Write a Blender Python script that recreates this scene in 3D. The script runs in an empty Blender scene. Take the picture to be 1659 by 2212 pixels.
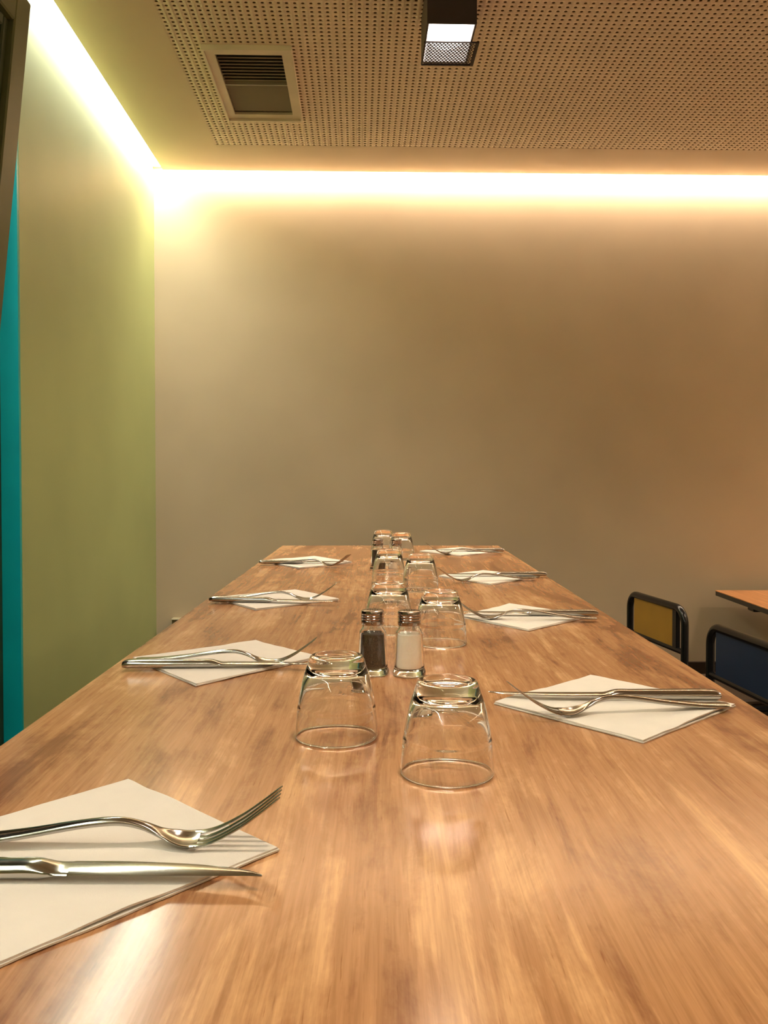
import bpy, math, random
import numpy as np
from mathutils import Vector, Matrix, noise as mnoise

# ------------------------------------------------------------------ camera, world, exposure
W, H = 1659, 2212
F = 1900.0                       # focal length in pixels
PITCH = math.radians(1.3)        # camera looks slightly down
PPX, PPY = 829.5, 1066.0         # principal point
CAM = Vector((0.0, 0.0, 1.25))
ROOM_A = math.atan(54 / 1900)    # the room is turned a little against the long table
TZ = 1.0                         # table top height

sc = bpy.context.scene
COL = sc.collection
cam_d = bpy.data.cameras.new('camera')
cam_d.sensor_fit = 'VERTICAL'
cam_d.sensor_height = 36.0
cam_d.lens = F / H * 36.0
cam_d.shift_y = (PPY - H / 2) / H
cam_d.clip_start = 0.01
cam = bpy.data.objects.new('camera', cam_d)
cam.location = CAM
cam.rotation_euler = (math.radians(90) - PITCH, 0, 0)
COL.objects.link(cam)
sc.camera = cam

world = bpy.data.worlds.new('world')
world.use_nodes = True
world.node_tree.nodes['Background'].inputs[0].default_value = (0.02, 0.03, 0.035, 1)
world.node_tree.nodes['Background'].inputs[1].default_value = 0.3
sc.world = world
sc.view_settings.view_transform = 'Standard'
sc.view_settings.look = 'None'
sc.view_settings.exposure = 0.0
sc.view_settings.gamma = 1.0
sc.view_settings.use_curve_mapping = False
sc.cycles.sample_clamp_indirect = 0.0
sc.cycles.blur_glossy = 0.0          # keep refraction through the glasses sharp, so they do not darken the table

STRIP_BACK = 82.0                # cove strip strengths
STRIP_LEFT = 56.0
STRIP_FILL = 88.0  # strength of the fill strips added out of view, right and behind the camera
SPOT_W = 33.0                    # ceiling spotlights

# ------------------------------------------------------------------ geometry helpers
def ray(px, py):
    d = Vector(((px - PPX) / F, 1.0, -(py - PPY) / F))
    c, s = math.cos(PITCH), math.sin(PITCH)
    return Vector((d.x, d.y * c + d.z * s, -d.y * s + d.z * c))

def at_z(px, py, z):
    d = ray(px, py); t = (z - CAM.z) / d.z
    return CAM + d * t

def at_y(px, py, y):
    d = ray(px, py); t = (y - CAM.y) / d.y
    return CAM + d * t

CA, SA = math.cos(ROOM_A), math.sin(ROOM_A)
def to_room(p):
    return Vector((p.x * CA + p.y * SA, -p.x * SA + p.y * CA, p.z))

class MB:
    def __init__(s): s.v = []; s.f = []
    def add(s, vs, fs):
        o = len(s.v); s.v += [tuple(v) for v in vs]; s.f += [tuple(i + o for i in f) for f in fs]
    def box(s, x0, x1, y0, y1, z0, z1, bevel=0.0):
        if bevel <= 0:
            vs = [(x, y, z) for z in (z0, z1) for y in (y0, y1) for x in (x0, x1)]
            s.add(vs, [(0, 2, 3, 1), (4, 5, 7, 6), (0, 1, 5, 4), (2, 6, 7, 3), (0, 4, 6, 2), (1, 3, 7, 5)])
            return s
        b = bevel
        def ring(z, i):
            a = b if i else 0.0
            X0, X1, Y0, Y1 = x0 + a, x1 - a, y0 + a, y1 - a
            return [(X0 + b, Y0, z), (X1 - b, Y0, z), (X1, Y0 + b, z), (X1, Y1 - b, z), (X1 - b, Y1, z), (X0 + b, Y1, z), (X0, Y1 - b, z), (X0, Y0 + b, z)]
        rs = [ring(z0, 1), ring(z0 + b, 0), ring(z1 - b, 0), ring(z1, 1)]
        s.loft(rs); return s
    def loft(s, rings, cap=True):
        n = len(rings[0]); o = len(s.v)
        for r in rings: s.v += [tuple(p) for p in r]
        for i in range(len(rings) - 1):
            for j in range(n):
                a = o + i * n + j; b = o + i * n + (j + 1) % n
                s.f.append((a, b, b + n, a + n))
        if cap:
            s.f.append(tuple(o + j for j in reversed(range(n))))
            s.f.append(tuple(o + (len(rings) - 1) * n + j for j in range(n)))
        return s
    def tube(s, pts, r, n=12):
        pts = [Vector(p) for p in pts]; rings = []
        up = None
        for i, p in enumerate(pts):
            t = (pts[min(i + 1, len(pts) - 1)] - pts[max(i - 1, 0)]).normalized()
            if up is None:
                up = Vector((0, 0, 1)) if abs(t.z) < 0.9 else Vector((1, 0, 0))
            a = (up - t * up.dot(t)).normalized(); b = t.cross(a); up = a
            rings.append([p + (a * math.cos(k * 2 * math.pi / n) + b * math.sin(k * 2 * math.pi / n)) * r for k in range(n)])
        return s.loft(rings)
    def lathe(s, prof, n=64, closed=False, cap0=True, cap1=True):
        o = len(s.v); m = len(prof); idx = []
        for r, z in prof:
            if r < 1e-6:
                idx.append([len(s.v)] * n); s.v.append((0, 0, z))
            else:
                st = len(s.v)
                for k in range(n):
                    t = 2 * math.pi * k / n; s.v.append((r * math.cos(t), r * math.sin(t), z))
                idx.append([st + k for k in range(n)])
        rng = range(m) if closed else range(m - 1)
        for i in rng:
            A, B = idx[i], idx[(i + 1) % m]
            for k in range(n):
                q = [A[k], A[(k + 1) % n], B[(k + 1) % n], B[k]]
                q2 = []
                for x in q:
                    if x not in q2: q2.append(x)
                if len(q2) > 2: s.f.append(tuple(q2))
        return s
    def mesh(s, name, smooth=None):
        me = bpy.data.meshes.new(name)
        me.from_pydata(s.v, [], s.f); me.validate()
        if smooth is not None:
            me.shade_smooth()
            if smooth < 180: me.set_sharp_from_angle(angle=math.radians(smooth))
        return me

def link(name, me, mat, parent=None):
    o = bpy.data.objects.new(name, me)
    if mat is not None:
        if len(me.materials) == 0: me.materials.append(mat)
    COL.objects.link(o)
    if parent is not None: o.parent = parent
    return o

def obj(name, mb, mat, parent=None, smooth=None):
    return link(name, mb.mesh(name, smooth), mat, parent)

def empty(name, loc=(0, 0, 0), rz=0.0):
    o = bpy.data.objects.new(name, None); o.empty_display_size = 0.05
    o.location = loc; o.rotation_euler = (0, 0, rz); COL.objects.link(o); return o

def tag(o, label=None, cat=None, group=None, kind=None):
    if label: o['label'] = label
    if cat: o['category'] = cat
    if group: o['group'] = group
    if kind: o['kind'] = kind
    return o

def struct(name, mb, mat, parent=None, smooth=None, label=None, room=True):
    o = obj(name, mb, mat, parent, smooth)
    if parent is None:
        o['kind'] = 'structure'
        if room: o.rotation_euler = (0, 0, ROOM_A)
        if label: o['label'] = label
    return o

def copy_tree(o, parent=None):
    c = o.copy(); COL.objects.link(c)
    c.parent = parent
    for ch in list(o.children): copy_tree(ch, c)
    return c

def crom(pts, n):
    """Catmull-Rom through tuples, n samples per span"""
    P = [np.array(p, float) for p in pts]; P = [2 * P[0] - P[1]] + P + [2 * P[-1] - P[-2]]
    out = []
    for i in range(1, len(P) - 2):
        for k in range(n):
            t = k / n
            a, b, c, d = P[i - 1], P[i], P[i + 1], P[i + 2]
            out.append(0.5 * (2 * b + (c - a) * t + (2 * a - 5 * b + 4 * c - d) * t * t + (3 * b - a - 3 * c + d) * t ** 3))
    out.append(P[-2]); return out

def interp(tbl, s):
    for i in range(len(tbl) - 1):
        if s <= tbl[i + 1][0] + 1e-9:
            x0, y0 = tbl[i]; x1, y1 = tbl[i + 1]
            t = (s - x0) / (x1 - x0)
            # Hermite with finite-difference tangents
            def slope(j):
                a = tbl[max(j - 1, 0)]; b = tbl[min(j + 1, len(tbl) - 1)]
                return (b[1] - a[1]) / (b[0] - a[0])
            m0, m1, h = slope(i), slope(i + 1), x1 - x0
            return (2*t**3 - 3*t*t + 1)*y0 + (t**3 - 2*t*t + t)*h*m0 + (-2*t**3 + 3*t*t)*y1 + (t**3 - t*t)*h*m1
    return tbl[-1][1]

# ------------------------------------------------------------------ materials
def srgb(r, g, b):
    def c(x):
        x /= 255.0
        return x / 12.92 if x <= 0.04045 else ((x + 0.055) / 1.055) ** 2.4
    return (c(r), c(g), c(b), 1)

class NT:
    def __init__(s, name):
        s.m = bpy.data.materials.new(name); s.m.use_nodes = True
        s.t = s.m.node_tree; s.b = s.t.nodes['Principled BSDF']
    def n(s, typ, **kw):
        nd = s.t.nodes.new(typ)
        for k, v in kw.items(): setattr(nd, k, v)
        return nd
    def l(s, a, b): s.t.links.new(a, b)
    def inp(s, **kw):
        for k, v in kw.items(): s.b.inputs[k.replace('_', ' ')].default_value = v
    def coord(s, scale=(1, 1, 1), kind='Object', loc=(0, 0, 0)):
        tc = s.n('ShaderNodeTexCoord'); mp = s.n('ShaderNodeMapping')
        mp.inputs['Scale'].default_value = scale; mp.inputs['Location'].default_value = loc
        s.l(tc.outputs[kind], mp.inputs['Vector']); return mp.outputs['Vector']
    def noise(s, vec, scale, detail=3, rough=0.5, dist=0.0):
        nd = s.n('ShaderNodeTexNoise'); s.l(vec, nd.inputs['Vector'])
        nd.inputs['Scale'].default_value = scale; nd.inputs['Detail'].default_value = detail
        nd.inputs['Roughness'].default_value = rough; nd.inputs['Distortion'].default_value = dist
        return nd.outputs['Fac']
    def ramp(s, fac, stops):
        r = s.n('ShaderNodeValToRGB'); e = r.color_ramp.elements
        while len(e) < len(stops): e.new(0.5)
        for el, (p, c) in zip(e, stops): el.position = p; el.color = c
        s.l(fac, r.inputs['Fac']); return r.outputs['Color']
    def mix(s, a, b, fac, mode='MIX'):
        m = s.n('ShaderNodeMix', data_type='RGBA', blend_type=mode)
        for k, v in ((6, a), (7, b), (0, fac)):
            if hasattr(v, 'is_output'): s.l(v, m.inputs[k])
            else: m.inputs[k].default_value = v
        return m.outputs[2]
    def bump(s, h, strength=0.1, dist=0.001):
        b = s.n('ShaderNodeBump'); b.inputs['Strength'].default_value = strength
        b.inputs['Distance'].default_value = dist
        s.l(h, b.inputs['Height']); s.l(b.outputs['Normal'], s.b.inputs['Normal'])

def plain(name, col, rough=0.5, metal=0.0, var=0.08, vscale=8.0, bump=0.0, bscale=60.0, spec=0.5):
    t = NT(name); v = t.coord()
    f = t.noise(v, vscale, 2)
    d = tuple(c * (1 - var) for c in col[:3]) + (1,); u = tuple(min(1, c * (1 + var)) for c in col[:3]) + (1,)
    t.l(t.ramp(f, [(0.3, d), (0.7, u)]), t.b.inputs['Base Color'])
    t.inp(Roughness=rough, Metallic=metal); t.b.inputs['Specular IOR Level'].default_value = spec
    if bump: t.bump(t.noise(v, bscale, 3), bump, 0.002)
    return t.m

def emit(name, col, strength):
    t = NT(name); t.inp(Base_Color=(0.8, 0.8, 0.8, 1)); t.b.inputs['Emission Color'].default_value = col
    t.b.inputs['Emission Strength'].default_value = strength; return t.m

def wood(name, light, mid, dark, seed=0.0, rough=0.25):
    t = NT(name)
    # slow wander of the grain
    v0 = t.coord((1, 0.45, 1), loc=(seed, seed * 0.7, 0))
    wob = t.n('ShaderNodeTexNoise'); t.l(v0, wob.inputs['Vector']); wob.inputs['Scale'].default_value = 3.2; wob.inputs['Detail'].default_value = 2
    tc = t.n('ShaderNodeTexCoord')
    sub = t.n('ShaderNodeVectorMath', operation='SUBTRACT'); t.l(wob.outputs['Color'], sub.inputs[0]); sub.inputs[1].default_value = (0.5, 0.5, 0.5)
    mul = t.n('ShaderNodeVectorMath', operation='MULTIPLY'); t.l(sub.outputs[0], mul.inputs[0]); mul.inputs[1].default_value = (0.10, 0.06, 0)
    add = t.n('ShaderNodeVectorMath', operation='ADD'); t.l(tc.outputs['Object'], add.inputs[0]); t.l(mul.outputs[0], add.inputs[1])
    def vec(sx, sy, ox=0.0, straight=False):
        mp = t.n('ShaderNodeMapping'); mp.inputs['Scale'].default_value = (sx, sy, 1); mp.inputs['Location'].default_value = (seed + ox, seed, 0)
        t.l(tc.outputs['Object'] if straight else add.outputs[0], mp.inputs['Vector']); return mp.outputs['Vector']
    bands = t.noise(vec(17, 1.5), 1.0, 6, 0.62, 0.5)
    flame = t.noise(vec(48, 3.0, 3), 1.0, 5, 0.68, 0.35)
    fig = t.noise(vec(15, 6.5, 7), 1.0, 6, 0.72, 0.3)
    fine = t.noise(vec(520, 16, 1, True), 1.0, 3, 0.6)
    pores = t.noise(vec(430, 26, 11, True), 1.0, 2, 0.5)
    m1 = t.n('ShaderNodeMath', operation='MULTIPLY_ADD'); t.l(flame, m1.inputs[0]); m1.inputs[1].default_value = 0.45; t.l(bands, m1.inputs[2])
    m2 = t.n('ShaderNodeMath', operation='MULTIPLY_ADD'); t.l(fig, m2.inputs[0]); m2.inputs[1].default_value = 0.6; t.l(m1.outputs[0], m2.inputs[2])
    m3 = t.n('ShaderNodeMath', operation='DIVIDE'); t.l(m2.outputs[0], m3.inputs[0]); m3.inputs[1].default_value = 2.05
    c = t.ramp(m3.outputs[0], [(0.41, dark), (0.48, mid), (0.515, mid), (0.575, light)])
    finec = t.ramp(fine, [(0.35, (0.80, 0.76, 0.72, 1)), (0.6, (1.06, 1.06, 1.06, 1))])
    c = t.mix(c, finec, 0.55, 'MULTIPLY')
    streak = t.noise(vec(170, 5, 5, True), 1.0, 4, 0.6, 0.15)
    sc_ = t.ramp(streak, [(0.36, (0.80, 0.75, 0.71, 1)), (0.58, (1.05, 1.05, 1.05, 1))])
    c = t.mix(c, sc_, 0.75, 'MULTIPLY')
    pc = t.ramp(pores, [(0.66, (1, 1, 1, 1)), (0.76, (0.62, 0.5, 0.42, 1))])
    c = t.mix(c, pc, 0.8, 'MULTIPLY')
    vs = t.coord((1, 1, 1)); vo = t.n('ShaderNodeTexVoronoi'); t.l(vs, vo.inputs['Vector']); vo.inputs['Scale'].default_value = 16
    spots = t.ramp(vo.outputs['Distance'], [(0.016, (0.42, 0.28, 0.2, 1)), (0.030, (1, 1, 1, 1))])
    c = t.mix(c, spots, 0.8, 'MULTIPLY')
    t.l(c, t.b.inputs['Base Color'])
    rr = t.n('ShaderNodeMapRange'); t.l(fig, rr.inputs['Value']); rr.inputs['To Min'].default_value = rough - 0.05; rr.inputs['To Max'].default_value = rough + 0.08
    t.l(rr.outputs[0], t.b.inputs['Roughness'])
    return t.m

def plaster(name, col, var=0.06, rough=0.75, bump=0.12):
    t = NT(name); v = t.coord()
    f = t.noise(v, 2.2, 2, 0.6)
    d = tuple(c * (1 - var) for c in col[:3]) + (1,); u = tuple(min(1, c * (1 + var)) for c in col[:3]) + (1,)
    t.l(t.ramp(f, [(0.3, d), (0.7, u)]), t.b.inputs['Base Color']); t.inp(Roughness=rough)
    if bump: t.bump(t.noise(v, 220, 1), bump, 0.001)
    return t.m

def metal(name, col, rough=0.16, sx=8, sy=260):
    t = NT(name); v = t.coord((sx, sy, 40)); f = t.noise(v, 1.0, 3)
    t.inp(Base_Color=col, Metallic=1.0)
    mr = t.n('ShaderNodeMapRange'); t.l(f, mr.inputs['Value']); mr.inputs['To Min'].default_value = rough * 0.75; mr.inputs['To Max'].default_value = rough * 1.3
    t.l(mr.outputs[0], t.b.inputs['Roughness']); return t.m

def glassmat(name, col=(1, 1, 1, 1), ior=1.47, rough=0.0):
    t = NT(name); v = t.coord()
    f = t.noise(v, 40, 2)
    mr = t.n('ShaderNodeMapRange'); t.l(f, mr.inputs['Value']); mr.inputs['To Min'].default_value = rough; mr.inputs['To Max'].default_value = rough + 0.008
    t.l(mr.outputs[0], t.b.inputs['Roughness'])
    t.inp(Base_Color=col, IOR=ior); t.b.inputs['Transmission Weight'].default_value = 1.0; return t.m

M = {
    'wall_back': plaster('beige_wall_paint', (0.58, 0.47, 0.33, 1)),
    'wall_far': plaster('cream_wall_paint', (0.72, 0.64, 0.52, 1), bump=0),
    'wall_left': plaster('olive_wall_paint', (0.335, 0.41, 0.175, 1), rough=0.5),
    'ceiling': plaster('cream_ceiling_paint', (0.76, 0.62, 0.46, 1), 0.03, 0.8, 0),
    'core': plain('brown_board_core', (0.13, 0.075, 0.025, 1), 0.9),
    'felt': plain('dark_backing_felt', (0.045, 0.028, 0.012, 1), 0.95),
    'floor': plain('dark_brown_floor', (0.05, 0.032, 0.02, 1), 0.5, var=0.3, vscale=5),
    'skirt': plain('dark_brown_panel', (0.035, 0.018, 0.008, 1), 0.55, var=0.2),
    'teal': plain('teal_paint', (0.0, 0.40, 0.45, 1), 0.35, var=0.05),
    'darkgreen': plain('dark_green_paint', (0.03, 0.05, 0.012, 1), 0.5),
    'frame': plain('olive_grey_frame_paint', (0.10, 0.12, 0.04, 1), 0.5, var=0.05),
    'seal': plain('grey_glazing_seal', (0.12, 0.13, 0.09, 1), 0.4),
    'table': wood('okoume_veneer', srgb(216, 168, 121), srgb(187, 137, 95), srgb(146, 98, 66), 0.0, 0.18),
    'edge': plain('plywood_edge', (0.35, 0.20, 0.09, 1), 0.5, var=0.25, vscale=60),
    'side_table': wood('side_table_veneer', srgb(205, 150, 100), srgb(185, 130, 82), srgb(160, 108, 66), 4.0, 0.35),
    'dark_edge': plain('dark_grey_green_edge', (0.02, 0.022, 0.018, 1), 0.4),
    'black': plain('black_lacquered_steel', (0.006, 0.006, 0.007, 1), 0.22, var=0.1),
    'seat': plain('dark_brown_seat', (0.05, 0.03, 0.015, 1), 0.45),
    'yellow': plain('ochre_panel', (0.32, 0.17, 0.02, 1), 0.5),
    'blue': plain('navy_panel', (0.004, 0.018, 0.055, 1), 0.45),
    'paper': plain('white_tissue_paper', (0.81, 0.77, 0.72, 1), 0.9, var=0.02, vscale=40, bump=0.25, bscale=900),
    'steel': metal('stainless_steel', (0.47, 0.455, 0.43, 1), 0.15),
    'cap': metal('shaker_cap_steel', (0.36, 0.31, 0.28, 1), 0.15),
    'glass': glassmat('clear_tumbler_glass', (1, 1, 1, 1)),
    'jar': glassmat('clear_shaker_glass', (1, 1, 1, 1)),
    'salt': plain('fine_salt', (0.95, 0.89, 0.77, 1), 0.9, var=0.03, vscale=700, bump=0.3, bscale=2500),
    'pepper': plain('ground_pepper', (0.05, 0.026, 0.014, 1), 0.9, var=0.7, vscale=900, bump=0.4, bscale=2500),
    'hole': plain('dark_hole', (0.01, 0.01, 0.01, 1), 0.8),
    'vent': plain('cream_vent_paint', (0.72, 0.62, 0.47, 1), 0.45),
    'slat': plain('grey_vent_slat', (0.34, 0.31, 0.23, 1), 0.5),
    'void': plain('dark_duct', (0.015, 0.012, 0.008, 1), 0.9),
    'lamp': plain('dark_brown_lamp_metal', (0.03, 0.02, 0.018, 1), 0.45),
    'socket': plain('cream_plastic', (0.45, 0.40, 0.26, 1), 0.4),
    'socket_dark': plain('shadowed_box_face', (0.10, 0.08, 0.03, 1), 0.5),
    'reflector': plain('white_reflector', (0.85, 0.82, 0.8, 1), 0.35, var=0.02),
    'lens': emit('lamp_lens', (1.0, 0.88, 0.80, 1), 5.0),
    'strip_back': emit('warm_led', (1.0, 0.82, 0.60, 1), 6.0),
    'strip_left': emit('cool_led', (0.93, 1.0, 0.72, 1), 6.0),
}
tg = NT('window_glass'); tg.inp(Base_Color=(0.012, 0.02, 0.012, 1), Roughness=0.08); tg.b.inputs['Specular IOR Level'].default_value = 0.6
M['pane'] = tg.m

# ------------------------------------------------------------------ room shell (room coordinates u, v)
ZC = 2.53
G = 0.05
pc = to_room(at_z(352, 367, ZC))
UE, VE = pc.x, pc.y                      # ceiling panel corner
UL, VW = UE - G, VE + G                  # left wall, back wall
UR, VB = 3.3, -2.6
ZT = 2.68
jam = to_room(at_y(57, 1200, 2.285)); VJ = jam.y      # near end of the left wall (window jamb)

struct('floor', MB().box(UL - 1.5, UR + 0.2, VB - 0.2, VW + 0.2, -0.1, 0.0), M['floor'])
struct('wall_back', MB().box(UL - 0.3, UR + 0.2, VW, VW + 0.15, 0.0, ZT + 0.05), M['wall_back'])
struct('wall_right', MB().box(UR, UR + 0.15, VB, VW, 0.0, ZT + 0.05), M['wall_far'])
struct('wall_front', MB().box(UL - 0.3, UR + 0.2, VB - 0.15, VB, 0.0, ZT + 0.05), M['wall_far'])
VN = 0.75
mb = MB().box(UL - 0.25, UL, VJ, VW, 0.0, ZT + 0.05)
mb.box(UL - 0.25, UL, VN, VJ, 2.30, ZT + 0.05); mb.box(UL - 0.25, UL, VB, VN, 0.0, ZT + 0.05)
struct('wall_left', mb, M['wall_left'])
struct('ceiling_upper', MB().box(UL - 0.3, UR + 0.2, VB - 0.2, VW + 0.2, ZT, ZT + 0.1), M['ceiling'])
p = to_room(at_y(1489, 1431, 3.83))
struct('baseboard_back', MB().box(UL, UR, VW - 0.02, VW, 0.0, p.z), M['skirt'])

# teal window reveal at the end of the left wall
struct('trim_1', MB().box(UL - 0.048, UL - 0.001, VJ - 0.012, VJ, 0.0, 2.30), M['teal'])
struct('trim_2', MB().box(UL - 0.12, UL - 0.048, VJ - 0.10, VJ, 0.0, 2.30, 0.008), M['darkgreen'])

# ---- ceiling with real perforations
PITCHC = 0.022
pl = to_room(at_z(470, 311, ZC))
PU0, PV1 = pl.x - PITCHC / 2, pl.y + PITCHC / 2
NU, NV = 122, 100
PU1, PV0 = PU0 + NU * PITCHC, PV1 - NV * PITCHC
ve = [to_room(at_z(x, y, ZC)) for x, y in ((432, 95), (629, 98), (655, 256), (493, 253))]
VU0, VU1 = (ve[0].x + ve[3].x) / 2, (ve[1].x + ve[2].x) / 2
VV0, VV1 = (ve[0].y + ve[1].y) / 2, (ve[2].y + ve[3].y) / 2
URE = UR - G
mb = MB()
VF = VB + G
mb.box(UE, PU0, VF, VE, ZC, ZC + 0.02); mb.box(PU1, URE, VF, VE, ZC, ZC + 0.02)
mb.box(PU0, PU1, PV1, VE, ZC, ZC + 0.02); mb.box(PU0, PU1, VF, PV0, ZC, ZC + 0.02)
ceil = struct('ceiling', mb, M['ceiling'])
K = 8; RH = 0.0047; TH = 0.012
cellv = []; cellf = []
hb = [(RH * math.cos(2 * math.pi * (k + .5) / K), RH * math.sin(2 * math.pi * (k + .5) / K)) for k in range(K)]
h = PITCHC / 2
cv = [(-h, -h, 0), (h, -h, 0), (h, h, 0), (-h, h, 0)] + [(x, y, 0) for x, y in hb] + [(x, y, TH) for x, y in hb]
# hole vertices: k=0..7 at 22.5+45k degrees ; corners at 225,315,45,135 degrees
cf = [(0, 1, 4 + 6, 4 + 5), (1, 2, 4 + 0, 4 + 7), (2, 3, 4 + 2, 4 + 1), (3, 0, 4 + 4, 4 + 3),
      (0, 4 + 5, 4 + 4), (1, 4 + 7, 4 + 6), (2, 4 + 1, 4 + 0), (3, 4 + 3, 4 + 2)]
cf += [(4 + k, 4 + (k + 1) % K, 12 + (k + 1) % K, 12 + k) for k in range(K)]
cells = []
for i in range(NU):
    for j in range(NV):
        u, v = PU0 + (i + .5) * PITCHC, PV0 + (j + .5) * PITCHC
        if VU0 + 0.012 < u < VU1 - 0.012 and VV0 + 0.012 < v < VV1 - 0.012: continue
        cells.append((u, v, ZC))
cells = np.array(cells); cva = np.array(cv)
allv = (cells[:, None, :] + cva[None]).reshape(-1, 3)
fl = []; nf = len(cells)
for f in cf: fl.append(f)
loop_tpl = np.array([i for f in cf for i in reversed(f)]); sizes = np.array([len(f) for f in cf])
loops = (np.arange(nf)[:, None] * len(cv) + loop_tpl[None]).reshape(-1)
tot = np.tile(sizes, nf); starts = np.concatenate([[0], np.cumsum(tot)[:-1]])
me = bpy.data.meshes.new('perforated_panel')
me.vertices.add(len(allv)); me.vertices.foreach_set('co', allv.astype(np.float32).ravel())
me.loops.add(len(loops)); me.loops.foreach_set('vertex_index', loops.astype(np.int32))
me.polygons.add(len(tot)); me.polygons.foreach_set('loop_start', starts.astype(np.int32)); me.polygons.foreach_set('loop_total', tot.astype(np.int32))
me.update(calc_edges=True); me.validate()
me.materials.append(M['ceiling']); me.materials.append(M['core'])
me.polygons.foreach_set('material_index', np.tile(np.array([0] * 8 + [1] * 8, np.int32), nf))
pp = link('perforated_panel', me, None, ceil); pp['kind'] = 'stuff'
mb = MB()
zf = ZC + TH + 0.02
mb.box(PU0, VU0, PV0, PV1, zf, zf + 0.004); mb.box(VU1, PU1, PV0, PV1, zf, zf + 0.004)
mb.box(VU0, VU1, PV0, VV0, zf, zf + 0.004); mb.box(VU0, VU1, VV1, PV1, zf, zf + 0.004)
obj('backing_felt', mb, M['felt'], ceil)

# ---- cove light strips lying in the slot round the ceiling
def strip(u0, u1, v0, v1, m, col, radiance, label):
    z0 = ZC + 0.024
    o = obj('led_strip', MB().box(-(u1 - u0) / 2, (u1 - u0) / 2, -(v1 - v0) / 2, (v1 - v0) / 2, 0.0, 0.008), M[m]); o.rotation_euler = (0, 0, ROOM_A)
    o.location = R3 @ Vector(((u0 + u1) / 2, (v0 + v1) / 2, z0))
    tag(o, label, 'light strip', 'cove light strips')
    ld = bpy.data.lights.new('strip_glow', 'AREA'); ld.shape = 'RECTANGLE'; ld.size = u1 - u0; ld.size_y = v1 - v0
    ld.color = col; ld.energy = radiance * math.pi * (u1 - u0) * (v1 - v0)
    lo = bpy.data.objects.new('strip_glow', ld); COL.objects.link(lo); lo.parent = o; lo.location = (0, 0, -0.002)
R3 = Matrix.Rotation(ROOM_A, 3, 'Z')
WARM, COOL = (1.0, 0.82, 0.63), (0.98, 0.96, 0.84)
strip(UE, URE, VE + 0.010, VE + 0.0485, 'strip_back', WARM, STRIP_BACK, 'warm white light strip in the ceiling slot along the back wall')
strip(UE - 0.0485, UE - 0.010, -1.6, VE + 0.03, 'strip_left', COOL, STRIP_LEFT, 'cool greenish light strip in the ceiling slot along the olive left wall')
strip(URE + 0.012, URE + 0.036, -1.6, VE, 'strip_back', WARM, STRIP_FILL, 'warm fill light strip added out of view in the ceiling slot along the right wall')  # unseen strip, added to raise the fill light in the room
strip(UE, URE, VB + 0.014, VB + 0.038, 'strip_back', WARM, STRIP_FILL, 'warm fill light strip added in the ceiling slot behind the camera')  # added behind the view to brighten the walls and ceiling

# ---- air vent
vent = empty('ceiling_vent', (0, 0, 0), ROOM_A)
vc = ((VU0 + VU1) / 2, (VV0 + VV1) / 2)
vent.location = Matrix.Rotation(ROOM_A, 3, 'Z') @ Vector((vc[0], vc[1], ZC))
tag(vent, 'rectangular cream air vent with grey louvres in the perforated ceiling', 'air vent')
hu, hv = (VU1 - VU0) / 2, (VV1 - VV0) / 2
def rim(mb, hu, hv, w, z0, z1, w2=None):
    w2 = w2 or w
    mb.box(-hu, hu, -hv, -hv + w2, z0, z1); mb.box(-hu, hu, hv - w2, hv, z0, z1)
    mb.box(-hu, -hu + w, -hv + w2, hv - w2, z0, z1); mb.box(hu - w, hu, -hv + w2, hv - w2, z0, z1); return mb
obj('outer_lip', rim(MB(), hu, hv, 0.007, -0.016, 0.0, 0.010), M['vent'], vent)
obj('frame', rim(MB(), hu - 0.007, hv - 0.010, 0.026, -0.008, 0.012, 0.038), M['vent'], vent)
iu, iv = hu - 0.033, hv - 0.048
mb = MB(); mb.box(-iu, iu, -iv, iv, 0.085, 0.09)
mb.box(-iu - .004, -iu, -iv, iv, 0.0, 0.09); mb.box(iu, iu + .004, -iv, iv, 0.0, 0.09); mb.box(-iu, iu, -iv - .004, -iv, 0.0, 0.09); mb.box(-iu, iu, iv, iv + .004, 0.0, 0.09)
obj('duct_box', mb, M['void'], vent)
NS = 10
def slat_mesh(ang):
    mb = MB(); c, s = math.cos(ang), math.sin(ang); hw = 0.0115; t = 0.0016
    pts = [(-hw, -t), (hw, -t), (hw, t), (-hw, t)]
    mb.loft([[(x, y * c - z * s, y * s + z * c) for y, z in pts] for x in (-iu, iu)])
    return mb.mesh('slat')
m1, m2 = slat_mesh(math.radians(38)), slat_mesh(math.radians(-38))
for k in range(2 * NS):
    y = -iv + (k + 0.5) * iv / NS
    o = link('slat', m1 if k < NS else m2, M['slat'], vent); o.location = (0, y, 0.012)
obj('centre_bar', MB().box(-iu, iu, -0.004, 0.004, -0.002, 0.02), M['slat'], vent)

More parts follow.
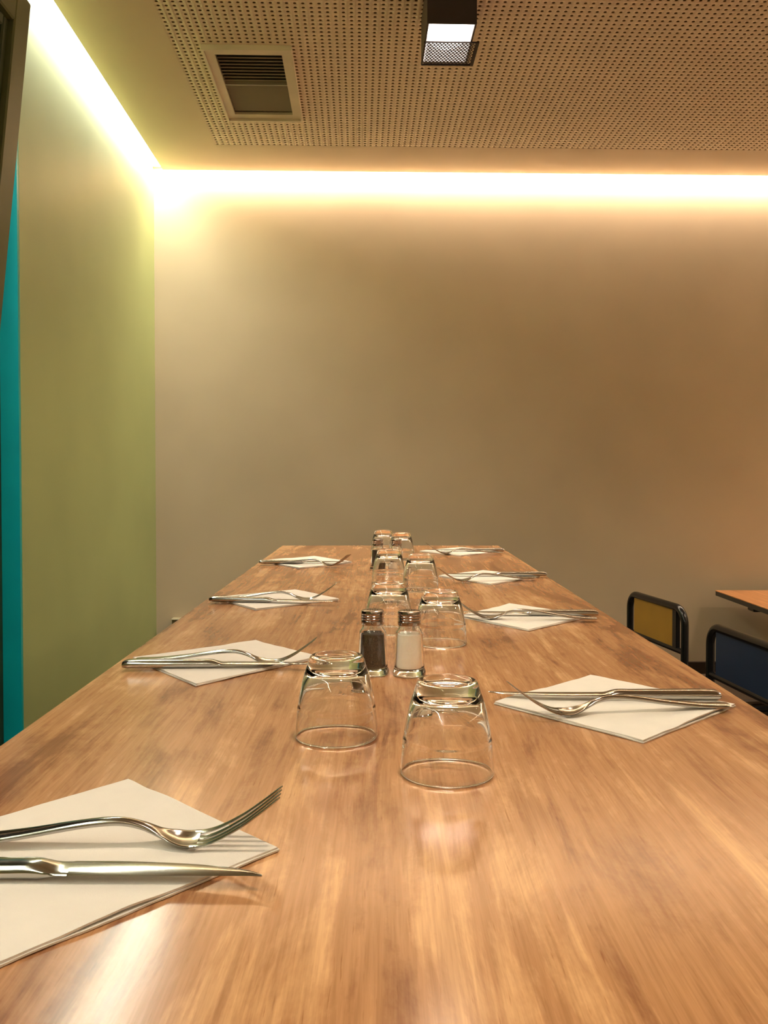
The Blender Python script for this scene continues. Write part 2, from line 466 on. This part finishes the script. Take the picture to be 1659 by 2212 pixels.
# ---- ceiling spotlights
ZL = 2.41
a = to_room(at_z(923, 50, ZL)); b = to_room(at_z(1028, 60, ZL)); c = to_room(at_z(930, 136, ZL)); d_ = to_room(at_z(1040, 112, ZL))
LU0, LU1 = a.x, b.x; LV0, LV1 = a.y, c.y
LCu, LCv = (LU0 + LU1) / 2, (LV0 + LV1) / 2
def make_lamp():
    root = empty('ceiling_spotlight')
    hu, hv = (LU1 - LU0) / 2, (LV1 - LV0) / 2
    t = 0.004; hh = ZC - ZL
    mb = MB(); mb.box(-hu, hu, -hv, -hv + t, 0.0, hh); mb.box(-hu, hu, hv - t, hv, 0.0, hh)
    mb.box(-hu, -hu + t, -hv + t, hv - t, 0.0, hh); mb.box(hu - t, hu, -hv + t, hv - t, 0.0, hh); mb.box(-hu + t, hu - t, -hv + t, hv - t, hh - 0.01, hh)
    obj('body', mb, M['lamp'], root)
    mb = MB(); q = t + 0.001; mb.box(-hu + t, hu - t, -hv + t, -hv + q, 0.002, 0.06); mb.box(-hu + t, hu - t, hv - q, hv - t, 0.002, 0.06)
    mb.box(-hu + t, -hu + q, -hv + q, hv - q, 0.002, 0.06); mb.box(hu - q, hu - t, -hv + q, hv - q, 0.002, 0.06); mb.box(-hu + q, hu - q, -hv + q, hv - q, 0.059, 0.06)
    obj('reflector', mb, M['reflector'], root)
    mb = MB(); mb.lathe([(0.0, 0.018), (0.03, 0.0185), (hu * 0.8, 0.024), (hu * 0.86, 0.03), (0, 0.034)], 40)
    for i in range(len(mb.v)):
        x, y, z = mb.v[i]; mb.v[i] = (x, y * (hv / hu) * 0.95, z)
    obj('lens', mb, M['lens'], root, 60)
    # honeycomb louvre plate over the far part of the opening
    e = empty('louvre'); e.parent = root
    g0, g1 = -hv * 0.12, hv + 0.004; w0, w1 = -hu + 0.002, hu + 0.019
    mb = MB(); mb.box(w0, w1, g0 - .003, g0, -0.004, 0.0); mb.box(w0, w1, g1, g1 + .004, -0.004, 0.0)
    mb.box(w0 - .003, w0, g0, g1, -0.004, 0.0); mb.box(w1 - 0.009, w1, g0, g1, -0.004, 0.0)
    obj('louvre_frame', mb, M['lamp'], e)
    mb = MB(); r = 0.0058; dx = r * math.sqrt(3); dy = r * 1.5; ri = r * 0.62; row = 0; y = g0 + r
    while y < g1 - r * 0.5:
        x = w0 + r + (dx / 2 if row % 2 else 0)
        while x < w1 - 0.008 - r * 0.5:
            o = len(mb.v)
            for q, z in ((r, -0.002), (ri, -0.002), (ri, -0.0012), (r, -0.0012)):
                for k in range(6):
                    an = math.radians(60 * k + 30); mb.v.append((x + q * math.cos(an), y + q * math.sin(an), z))
            for q in range(4):
                for k in range(6):
                    A = o + q * 6 + k; B = o + q * 6 + (k + 1) % 6; C = o + ((q + 1) % 4) * 6 + (k + 1) % 6; D = o + ((q + 1) % 4) * 6 + k
                    mb.f.append((A, B, C, D))
            x += dx
        y += dy; row += 1
    hc = obj('honeycomb', mb, M['lamp'], e); hc['kind'] = 'stuff'
    return root
lamp = make_lamp()
R3 = Matrix.Rotation(ROOM_A, 3, 'Z')
def place_lamp(o, u, v, label, k=1.0):
    o.location = R3 @ Vector((u, v, ZL)); o.rotation_euler = (0, 0, ROOM_A)
    tag(o, label, 'ceiling lamp', 'ceiling spotlights')
    ld = bpy.data.lights.new('spot', 'SPOT'); ld.energy = SPOT_W * k; ld.color = (1.0, 0.77, 0.57)
    ld.spot_size = math.radians(125); ld.spot_blend = 0.9; ld.shadow_soft_size = 0.05
    lo = bpy.data.objects.new('spot', ld); COL.objects.link(lo); lo.parent = o; lo.location = (0, 0, -0.02)
lamp2, lamp3 = copy_tree(lamp), copy_tree(lamp)
place_lamp(lamp, LCu, LCv, 'dark box spotlight with a honeycomb louvre hanging from the perforated ceiling')
place_lamp(lamp2, LCu, LCv - 1.75, 'dark box spotlight on the ceiling above the near end of the long table')
place_lamp(lamp3, LCu + 1.7, LCv - 0.55, 'dark box spotlight on the ceiling above the side table', 2.2)

# ---- tilted window on the left
PY = 1.75
top = to_room(at_y(68, 9, PY)); low = to_room(at_y(0, 740, PY))
tilt = math.atan2(top.x - low.x, top.z - low.z)
zb = 0.03
sash = empty('window_1', (0, 0, 0)); sash['kind'] = 'structure'
sash['label'] = 'olive framed window sash tilted inwards at the left edge'
Lh = (top.z - zb) / math.cos(tilt)
base = Vector((top.x - (top.z - zb) * math.tan(tilt), top.y, zb))
sash.matrix_world = Matrix.Translation(R3 @ base) @ Matrix.Rotation(ROOM_A, 4, 'Z') @ Matrix.Rotation(tilt, 4, 'Y')
# local: z up along the sash, y from 0 (far) to -0.95 (near), front face at x=0 (into the room)
SW = 0.95
def frame_rect(y0, y1, z0, z1, w, wt, x0, x1, bev=0.003):
    out = []
    out.append(MB().box(x0, x1, y0 - w, y0, z0, z1, bev)); out.append(MB().box(x0, x1, y1, y1 + w, z0, z1, bev))
    out.append(MB().box(x0, x1, y1 + w, y0 - w, z1 - wt, z1, bev)); out.append(MB().box(x0, x1, y1 + w, y0 - w, z0, z0 + wt, bev))
    return out
for q, nm in zip(frame_rect(0, -SW, 0, Lh, 0.066, 0.066, -0.05, 0.0), ('stile', 'stile', 'top_rail', 'bottom_rail')): obj(nm, q, M['frame'], sash)
mb = MB()
for q in frame_rect(-0.066, -SW + 0.066, 0.066, Lh - 0.066, 0.022, 0.022, -0.045, -0.012): mb.add(q.v, q.f)
obj('glazing_bead', mb, M['darkgreen'], sash)
mb = MB()
for q in frame_rect(-0.088, -SW + 0.088, 0.088, Lh - 0.088, 0.014, 0.014, -0.04, -0.022): mb.add(q.v, q.f)
obj('glazing_seal', mb, M['seal'], sash)
obj('pane', MB().box(-0.036, -0.030, -SW + 0.09, -0.09, 0.09, Lh - 0.09), M['pane'], sash)

# small cream box on the back wall
p = to_room(at_y(373, 1334, VW * CA - 0.03)); 
sk = empty('wall_socket', R3 @ Vector((p.x, VW, p.z)), ROOM_A)
tag(sk, 'small cream socket box on the back wall by the table edge', 'socket')
obj('cover', MB().box(0.0, 0.085, -0.045, 0.0, -0.006, 0.0, 0.002), M['socket'], sk)
obj('housing', MB().box(0.003, 0.082, -0.040, 0.0, -0.085, -0.006, 0.003), M['socket_dark'], sk)

# ------------------------------------------------------------------ long table
tl = at_z(610, 1178.5, TZ); tr = at_z(1080, 1181, TZ)
TX0, TX1 = tl.x, tr.x; TY0, TY1 = -0.35, tl.y
tab = empty('dining_table', (0, 0, 0)); tag(tab, 'long high wooden dining table with a glossy reddish veneer top', 'table')
tab.location = ((TX0 + TX1) / 2, (TY0 + TY1) / 2, 0)
hx, hy = (TX1 - TX0) / 2, (TY1 - TY0) / 2
obj('table_top', MB().box(-hx, hx, -hy, hy, TZ - 0.006, TZ, 0.0008), M['table'], tab)
obj('plywood_core', MB().box(-hx + .0005, hx - .0005, -hy + .0005, hy - .0005, TZ - 0.034, TZ - 0.006), M['edge'], tab)
for sx in (-1, 1):
    for sy in (-1, 1):
        x, y = sx * (hx - 0.07), sy * (hy - 0.15)
        obj('leg', MB().box(x - .025, x + .025, y - .025, y + .025, 0.0, TZ - 0.034, 0.003), M['black'], tab)
mb = MB()
rim(mb, hx - 0.045, hy - 0.125, 0.03, TZ - 0.075, TZ - 0.034); obj('under_frame', mb, M['black'], tab)

# ------------------------------------------------------------------ side table by the right wall
STZ = 0.75
q0 = at_z(1545, 1275, STZ)
side = empty('side_table', (q0.x, q0.y, 0)); tag(side, 'low brown wooden side table with a dark edge at the right', 'table')
SL, SWD = 1.9, 0.75
obj('table_top', MB().box(0.0, SWD, -SL, 0.0, STZ - 0.004, STZ, 0.0008), M['side_table'], side)
obj('edge_band', MB().box(0.001, SWD - .001, -SL + .001, -0.001, STZ - 0.022, STZ - 0.004), M['dark_edge'], side)
for y in (-0.22, -SL + 0.25):
    obj('cross_bar', MB().box(0.06, SWD - 0.06, y - 0.03, y + 0.03, STZ - 0.055, STZ - 0.022, 0.003), M['black'], side)
    obj('leg', MB().box(SWD / 2 - .035, SWD / 2 + .035, y - .035, y + .035, 0.015, STZ - 0.055, 0.004), M['black'], side)
    obj('foot', MB().box(0.10, SWD - 0.10, y - 0.04, y + 0.04, 0.0, 0.015, 0.004), M['black'], side)

# ------------------------------------------------------------------ chairs
def fillet(pts, r, n=7):
    out = [Vector(pts[0])]
    for i in range(1, len(pts) - 1):
        p0, p, p1 = Vector(pts[i - 1]), Vector(pts[i]), Vector(pts[i + 1])
        d0 = (p0 - p).normalized(); d1 = (p1 - p).normalized()
        ang = d0.angle(d1); t = r / math.tan(ang / 2)
        cc = p + (d0 + d1).normalized() * (r / math.sin(ang / 2))
        A, B = p + d0 * t - cc, p + d1 * t - cc
        for k in range(n + 1):
            w = k / n; th = A.angle(B)
            v = (A * math.sin((1 - w) * th) + B * math.sin(w * th)) / math.sin(th)
            out.append(cc + v)
    out.append(Vector(pts[-1])); return out

def make_chair(far, near, panel, label):
    """far / near: world xy of the two back uprights; the chair faces +x"""
    f, n = Vector((far[0], far[1], 0)), Vector((near[0], near[1], 0))
    wdt = (f - n).length; yd = (f - n).normalized()
    root = empty('chair', (f + n) / 2, math.atan2(-yd.x, yd.y)); tag(root, label, 'chair', 'tube frame chairs at the side table')
    hw = wdt / 2; zt = 0.80 - 0.013; R = 0.013
    # back frame: inverted U whose uprights run down as rear legs
    pts = [(-0.05, hw, 0), (0.0, hw, 0.46), (0.0, hw, zt), (0.0, -hw, zt), (0.0, -hw, 0.46), (-0.05, -hw, 0)]
    obj('back_frame', MB().tube(fillet(pts, 0.055), R, 14), M['black'], root, 60)
    obj('cross_bar', MB().tube([(0.0, hw, 0.64), (0.0, -hw, 0.64)], 0.010, 12), M['black'], root, 60)
    obj('backrest', MB().box(-0.006, 0.006, -hw + 0.075, hw - 0.045, 0.646, zt - 0.008, 0.002), panel, root)
    obj('panel_bracket', MB().box(-0.008, 0.008, -hw + 0.045, -hw + 0.075, 0.646, zt - 0.006, 0.002), M['black'], root)
    obj('seat', MB().box(0.0, 0.40, -hw + 0.012, hw - 0.012, 0.445, 0.465, 0.006), M['seat'], root)
    obj('seat_frame', MB().tube(fillet([(0.0, hw, 0.435), (0.39, hw, 0.435), (0.39, -hw, 0.435), (0.0, -hw, 0.435)], 0.04), 0.010, 10), M['black'], root, 60)
    for s in (-1, 1):
        obj('leg', MB().tube([(0.36, s * (hw - 0.004), 0.43), (0.40, s * (hw + 0.004), 0.0)], R, 12), M['black'], root, 60)
    return root
make_chair((0.955, 3.40), (1.023, 2.98), M['yellow'], 'black tube chair with a small ochre back panel by the back wall')
make_chair((0.995, 2.67), (1.035, 2.25), M['blue'], 'black tube chair with a navy blue back panel at the right edge')

# ------------------------------------------------------------------ tumblers (upside down)
def make_tumbler():
    outer = crom([(0.0393, 0.0), (0.0390, 0.008), (0.0381, 0.019), (0.0373, 0.0285)], 4)
    outer += crom([(0.0368, 0.0295), (0.0350, 0.041), (0.0312, 0.058), (0.0283, 0.067), (0.0262, 0.0735), (0.0246, 0.0765), (0.0225, 0.0775)], 4)
    top = crom([(0.0205, 0.0772), (0.0190, 0.0755), (0.0150, 0.0742), (0.008, 0.0738), (0.0, 0.0737)], 3)
    inner = crom([(0.0, 0.0645), (0.010, 0.0643), (0.0195, 0.0630), (0.0245, 0.0600), (0.0278, 0.0545), (0.0310, 0.0460), (0.0345, 0.0300), (0.0366, 0.0150), (0.0378, 0.0008)], 4)
    prof = [tuple(p) for p in outer] + [tuple(p) for p in top] + [tuple(p) for p in inner] + [(0.0381, 0.0002), (0.0386, -0.0001), (0.0391, 0.0)]
    prof = [(max(r, 0.0), z + 0.0004) for r, z in prof]
    # drop the duplicated axis run between top and inner by building two sheets
    mb = MB(); k = next(i for i, p in enumerate(prof) if p[0] < 1e-6)
    prof_o = prof[:k + 1]; prof_i = prof[k + 1:]
    n = 72
    mb.lathe(prof_o + [], n)
    o_first = 0
    mb2 = MB(); mb2.lathe(prof_i + [prof[0]], n)
    mb.add(mb2.v, mb2.f)
    # weld
    me = bpy.data.meshes.new('tumbler'); me.from_pydata(mb.v, [], mb.f)
    import bmesh
    bm = bmesh.new(); bm.from_mesh(me); bmesh.ops.remove_doubles(bm, verts=bm.verts, dist=1e-6)
    bmesh.ops.recalc_face_normals(bm, faces=bm.faces); bm.to_mesh(me); bm.free()
    me.shade_smooth(); return me
gm = make_tumbler(); gm.materials.append(M['glass'])
GL = [((966, 1668), 'upside-down clear glass tumbler nearest the camera, right of centre'),
      ((727, 1590), 'upside-down clear glass tumbler in front of the near pepper shaker'),
      ((951, 1390), 'upside-down clear glass tumbler just right of the near salt shaker'),
      ((840, 1364), 'upside-down clear glass tumbler standing right behind the near salt and pepper'),
      ((908, 1275), 'upside-down clear glass tumbler left of the third fork on the right side'),
      ((840, 1261), 'upside-down clear glass tumbler just in front of the far salt and pepper'),
      ((828, 1201), 'farthest upside-down clear tumbler, behind the far pepper shaker'),
      ((867, 1209), 'upside-down clear tumbler behind the far salt shaker, right of the farthest one')]
for i, ((x, y), lb) in enumerate(GL):
    o = link('tumbler', gm, None); o.location = at_z(x, y, TZ); o.rotation_euler = (0, 0, 0.7 * i)
    tag(o, lb, 'glass', 'upturned tumblers down the middle of the table')

# ------------------------------------------------------------------ salt and pepper shakers
def make_shaker(kind):
    root = empty(kind + '_shaker')
    out = [(0.0, 0.0003), (0.0185, 0.0003), (0.0200, 0.0012), (0.0204, 0.003), (0.0203, 0.0055), (0.0196, 0.0075)] 
    out += [tuple(p) for p in crom([(0.0190, 0.0085), (0.0182, 0.022), (0.0172, 0.040), (0.0166, 0.0515), (0.0160, 0.0545), (0.0144, 0.0565), (0.0134, 0.0580), (0.0130, 0.0600), (0.0130, 0.066)], 3)]
    inn = [tuple(p) for p in crom([(0.0112, 0.066), (0.0112, 0.0595), (0.0125, 0.0568), (0.0146, 0.0535), (0.0149, 0.050), (0.0158, 0.030), (0.0166, 0.0125), (0.0160, 0.0095), (0.013, 0.0085), (0.0, 0.0082)], 3)]
    mb = MB(); mb.lathe(out + inn, 56)
    obj('glass_body', mb, M['jar'], root, 180)
    fill = [(0.0, 0.0086), (0.0128, 0.0089), (0.0157, 0.0099), (0.0162, 0.0128), (0.0154, 0.030), (0.0146, 0.0490), (0.0143, 0.0510), (0.0070, 0.0516), (0.0, 0.0517)]
    obj(kind, MB().lathe(fill, 40), M[kind], root, 60)
    cap = [(0.0136, 0.0625), (0.0143, 0.0628), (0.0145, 0.0640), (0.0144, 0.0675), (0.0137, 0.0682), (0.0143, 0.0690), (0.0144, 0.0705), (0.0137, 0.0713), (0.0143, 0.0721), (0.0144, 0.0738),
           (0.0138, 0.0745), (0.0142, 0.0753), (0.0142, 0.0785), (0.0137, 0.0798), (0.0120, 0.0805), (0.006, 0.0807), (0.0, 0.0808)]
    cp = obj('cap', MB().lathe(cap + [], 48), M['cap'], root, 40)
    mb = MB()
    for k in range(7):
        x, y = (0, 0) if k == 0 else (0.006 * math.cos(k * math.pi / 3), 0.006 * math.sin(k * math.pi / 3))
        t = MB().lathe([(0.0, 0.08085), (0.0008, 0.08085), (0.0008, 0.0800)], 10)
        mb.add([(a + x, b + y, c + 0.0001) for a, b, c in t.v], t.f)
    obj('sprinkle_holes', mb, M['hole'], cp)
    return root
pep = make_shaker('pepper'); pep.location = at_z(805, 1456, TZ)
tag(pep, 'glass pepper shaker with steel cap, left of the near salt shaker', 'shaker', 'pepper shakers')
sal = make_shaker('salt'); sal.location = at_z(884, 1458, TZ)
tag(sal, 'glass salt shaker with steel cap, near pair, full of white salt', 'shaker', 'salt shakers')
o = copy_tree(pep); o.location = at_z(816, 1231, TZ); tag(o, 'glass pepper shaker of the far pair, half hidden by tumblers', 'shaker')
o = copy_tree(sal); o.location = at_z(856, 1231, TZ); tag(o, 'glass salt shaker of the far pair, between the far tumblers', 'shaker')

# ------------------------------------------------------------------ napkins, forks, knives
def napkin(corners, seed, label):
    rnd = random.Random(seed)
    P = [Vector((p.x, p.y, 0)) for p in corners]           # left, back, right, front
    c = sum(P, Vector()) / 4
    root = empty('napkin', (c.x, c.y, TZ)); tag(root, label, 'napkin', 'folded paper napkins')
    N = 36
    def sheet(inset, z0, th, lift, sd):
        top = []
        for i in range(N + 1):
            for j in range(N + 1):
                s, t = i / N, j / N
                a = P[0].lerp(P[1], s); b = P[3].lerp(P[2], s); q = a.lerp(b, t) - c
                e = min(s, 1 - s, t, 1 - t)
                q *= 1 - inset
                rip = mnoise.noise(Vector((s * 9 + sd, t * 9, 1.3))) * 0.0012 * (1 if e < 0.02 else 0)
                q += q.normalized() * rip if q.length > 0 else Vector()
                big = mnoise.noise(Vector((s * 1.9 + sd, t * 1.9 + sd * .3, 0.4)))
                med = mnoise.noise(Vector((s * 6 + sd, t * 6, 2.4)))
                z = z0 + lift * max(0.0, big) * (max(0, 1 - e / 0.22)) ** 1.5 + 0.0005 * med * (max(0, 1 - e / 0.1))
                top.append((q.x, q.y, max(z, z0 - 0.0002)))
        return top
    def build(nm, tops, th):
        mb = MB(); n = N + 1
        mb.v = [(x, y, z + th) for x, y, z in tops] + list(tops)
        off = n * n
        for i in range(N):
            for j in range(N):
                a = i * n + j
                mb.f.append((a, a + 1, a + n + 1, a + n)); mb.f.append((off + a, off + a + n, off + a + n + 1, off + a + 1))
        for i in range(N):
            for A, B in (((i * n), (i + 1) * n), ((i + 1) * n + N, i * n + N), (i + 1, i), (N * n + i, N * n + i + 1)):
                mb.f.append((A, B, off + B, off + A))
        return obj(nm, mb, M['paper'], root, 45)
    build('lower_fold', sheet(0.0, 0.0004, 0.0012, 0.0010, seed * 3.1), 0.0012)
    build('upper_fold', sheet(0.012, 0.0020, 0.0012, 0.0030, seed * 3.1 + 7), 0.0013)
    return root
NAPZ = 0.0035

def sect(n=14, p=2.6):
    out = []
    for k in range(n):
        t = 2 * math.pi * k / n; c, s = math.cos(t), math.sin(t)
        out.append((math.copysign(abs(c) ** (2 / p), c), math.copysign(abs(s) ** (2 / p), s)))
    return out

FL = 0.238
ZT_ = [(0, .0022), (.12, .0032), (.28, .0075), (.45, .0135), (.55, .0150), (.62, .0115), (.68, .0052), (.735, .0018), (.80, .0036), (.88, .0128), (.94, .0225), (1.0, .0335)]
WT_ = [(0, .0070), (.015, .0085), (.10, .0082), (.30, .0056), (.50, .0036), (.60, .0034), (.66, .0056), (.71, .0100), (.75, .0117), (.81, .0120)]
TT_ = [(0, .0014), (.1, .0018), (.4, .0020), (.58, .0020), (.70, .0012), (.81, .0010)]
def fork_frames(ss):
    out = []
    for s in ss:
        e = 1e-3
        p = Vector((s * FL, 0, interp(ZT_, s))); a = Vector(((s - e) * FL, 0, interp(ZT_, max(0, s - e)))); b = Vector(((s + e) * FL, 0, interp(ZT_, min(1, s + e))))
        t = (b - a).normalized(); out.append((p, Vector((-t.z, 0, t.x))))
    return out
def fork_loft(s0, s1, n, p, dish=False):
    rings = []; SEC = sect(18, p)
    ss = [s0 + (s1 - s0) * k / n for k in range(n + 1)]
    for s, (pt, nr) in zip(ss, fork_frames(ss)):
        w, t = interp(WT_, s) * 1.2, interp(TT_, s) * 1.15
        ring = []
        for x, z in SEC:
            extra = 0.0
            if dish: extra = 0.0022 * (x * x - 0.5) * min(1, (s - s0) / (s1 - s0) * 2)
            rib = 0.0006 * (1 - min(1, abs(x) * 1.6)) if (not dish and z > 0) else 0
            ring.append(pt + Vector((0, 1, 0)) * (w * x) + nr * (t * z + extra + rib))
        rings.append(ring)
    return MB().loft(rings)
fork_handle = fork_loft(0.0, 0.64, 40, 3.0).mesh('handle', 50)
fork_head = fork_loft(0.64, 0.768, 16, 2.6, True).mesh('head', 60)
def tine_mesh(k):
    y0 = (-0.0121, -0.0041, 0.0041, 0.0121)[k]; y1 = y0 * 0.86
    rings = []; ss = [0.752 + 0.248 * i / 16 for i in range(17)]; SEC = sect(8, 3.5)
    for i, (pt, nr) in enumerate(fork_frames(ss)):
        u = i / 16; w = 0.0027 + (0.0013 - 0.0027) * u ** 0.6; t = 0.0010 - 0.0003 * u
        if i == 16: w *= 0.5; t *= 0.6
        y = y0 + (y1 - y0) * u; ex = 0.0022 * ((y / 0.0144) ** 2 - 0.5) * (1 - u)
        rings.append([pt + Vector((0, 1, 0)) * (y + w * x) + nr * (t * z + ex) for x, z in SEC])
    return MB().loft(rings).mesh('tine', 50)
TINES = [tine_mesh(k) for k in range(4)]
for m_ in [fork_handle, fork_head] + TINES: m_.materials.append(M['steel'])

KL = 0.250
def knife_meshes(side):
    SEC = sect(16, 3.2); rings = []
    N = 34
    for k in range(N + 1):
        s = 0.53 * k / N
        w = interp([(0, .0085), (.02, .0100), (.2, .0098), (.38, .0090), (.46, .0090), (.53, .0098)], s)
        t = interp([(0, .0038), (.02, .0050), (.2, .0050), (.38, .0048), (.455, .0046), (.485, .0024), (.50, .0015), (.53, .0013)], s)
        zc = max(t, 0.0044)
        ch = 0.45
        rings.append([Vector((s * KL, w * x, zc + t * z * (1 - ch * max(0, abs(x) - 0.55)))) for x, z in SEC])
    hm = MB().loft(rings).mesh('handle', 40)
    rings = []
    for k in range(29):
        u = k / 28; s = 0.525 + 0.475 * u
        lo = -0.0096
        hi = lo + interp([(0, .0192), (.3, .0188), (.6, .0158), (.82, .0112), (.93, .0068), (1.0, .0010)], u)
        t = 0.0013 * (1 - 0.5 * u)
        y0, y1 = (lo, hi) if side > 0 else (-hi, -lo)
        zc = 0.0046
        rings.append([Vector((s * KL, y, zc + zz)) for y, zz in ((y0, 0), (y0 * .8 + y1 * .2, -t), (y0 * .2 + y1 * .8, -t), (y1, -t * .3), (y1, t * .3), (y0 * .2 + y1 * .8, t), (y0 * .75 + y1 * .25, t))])
    bm_ = MB().loft(rings).mesh('blade', 35)
    for m_ in (hm, bm_): m_.materials.append(M['steel'])
    return hm, bm_
KN = {1: knife_meshes(1)}

def put(root, meshes, end, tip, z, length, pitch=0.0, off=0.0):
    d = Vector((tip.x - end.x, tip.y - end.y, 0)); ang = math.atan2(d.y, d.x)
    root.location = (tip.x - math.cos(ang) * length + math.sin(ang) * off, tip.y - math.sin(ang) * length - math.cos(ang) * off, z)
    root.rotation_euler = (0, pitch, ang)
    for nm, me in meshes: link(nm, me, None, root)

def fork(end, tip, lb):
    r = empty('fork'); tag(r, lb, 'fork', 'forks on the napkins')
    put(r, [('handle', fork_handle), ('head', fork_head)] + [('tine', t) for t in TINES], end, tip, TZ + NAPZ + 0.0006, FL)
def knife(end, tip, lb, off):
    r = empty('knife'); tag(r, lb, 'knife', 'knives on the napkins')
    put(r, [('handle', KN[1][0]), ('blade', KN[1][1])], end, tip, TZ + NAPZ + 0.0004, KL, off=off)

# each setting: napkin corner pixels (left, back, right, front), fork end / tip, knife end / tip
FT = TZ + NAPZ + 0.0335; FE = TZ + NAPZ + 0.003; KE = TZ + NAPZ + 0.0046
W_ = {'L': 'left', 'R': 'right'}
ORD = ['nearest the camera', 'second from the camera', 'third from the camera', 'farthest from the camera']
SET = [
 ('L', 0, None, None, (608, 1712), None, (566, 1893)),
 ('L', 1, ((285, 1422), (553, 1385), (692, 1419), (423, 1480)), (297, 1424), (683, 1380), (295, 1438), (692, 1436)),
 ('L', 2, ((461, 1291), (638, 1274), (733, 1294), (552, 1317)), (467, 1292), (727, 1260), (465, 1296), (730, 1300)),
 ('L', 3, ((564, 1212), (680, 1201.5), (761, 1215), (646, 1228)), (568, 1213), (755, 1198), (566, 1215), (758, 1214)),
 ('R', 0, ((1067, 1518), (1275, 1460), (1590, 1523), (1390, 1602)), (1577, 1522), (1101, 1478), (1545, 1500), (1057, 1498)),
 ('R', 1, ((990, 1331), (1100, 1305.5), (1275, 1331), (1142, 1361.5)), (1269, 1335), (982, 1294), (1257, 1324), (978, 1322)),
 ('R', 2, ((947, 1244), (1044, 1232.5), (1167, 1245), (1060, 1262.5)), (1153, 1248), (945, 1226), (1148, 1240), (955, 1240)),
 ('R', 3, ((906, 1190.5), (996, 1182.5), (1080, 1192), (995, 1200.5)), (1078, 1194), (920, 1173), (1070, 1188), (918, 1188)),
]
for sd, k, nap, fe, ft, ke, kt in SET:
    w = W_[sd]
    if nap is None:
        right, back = at_z(603, 1840, TZ), at_z(278, 1690, TZ)
        e = back - right; dirf = (at_z(0, 2092, TZ) - right).normalized()
        front = right + dirf * e.length; left = back + front - right
        corners = [left, back, right, front]
        ftp = at_z(608, 1712, FT); fep = ftp + Vector((-FL, -0.008, 0))
        ktp = at_z(566, 1893, KE); kep = ktp + Vector((-KL, 0.001, 0))
        # the fork lies along the ray of its low bowl
    else:
        corners = [at_z(x, y, TZ + 0.002) for x, y in nap]
        ftp, fep = at_z(*ft, FT), at_z(*fe, FE); ktp, kep = at_z(*kt, KE), at_z(*ke, KE)
    napkin(corners, k + (1 if sd == 'L' else 5), 'folded white paper napkin on the %s side of the table, %s' % (w, ORD[k]))
    fork(fep, ftp, 'steel fork on the napkin %s, %s side of the table' % (ORD[k], w))
    knife(kep, ktp, 'steel knife on the napkin %s, %s side of the table' % (ORD[k], w), -0.0092 if sd == 'L' else -0.003)
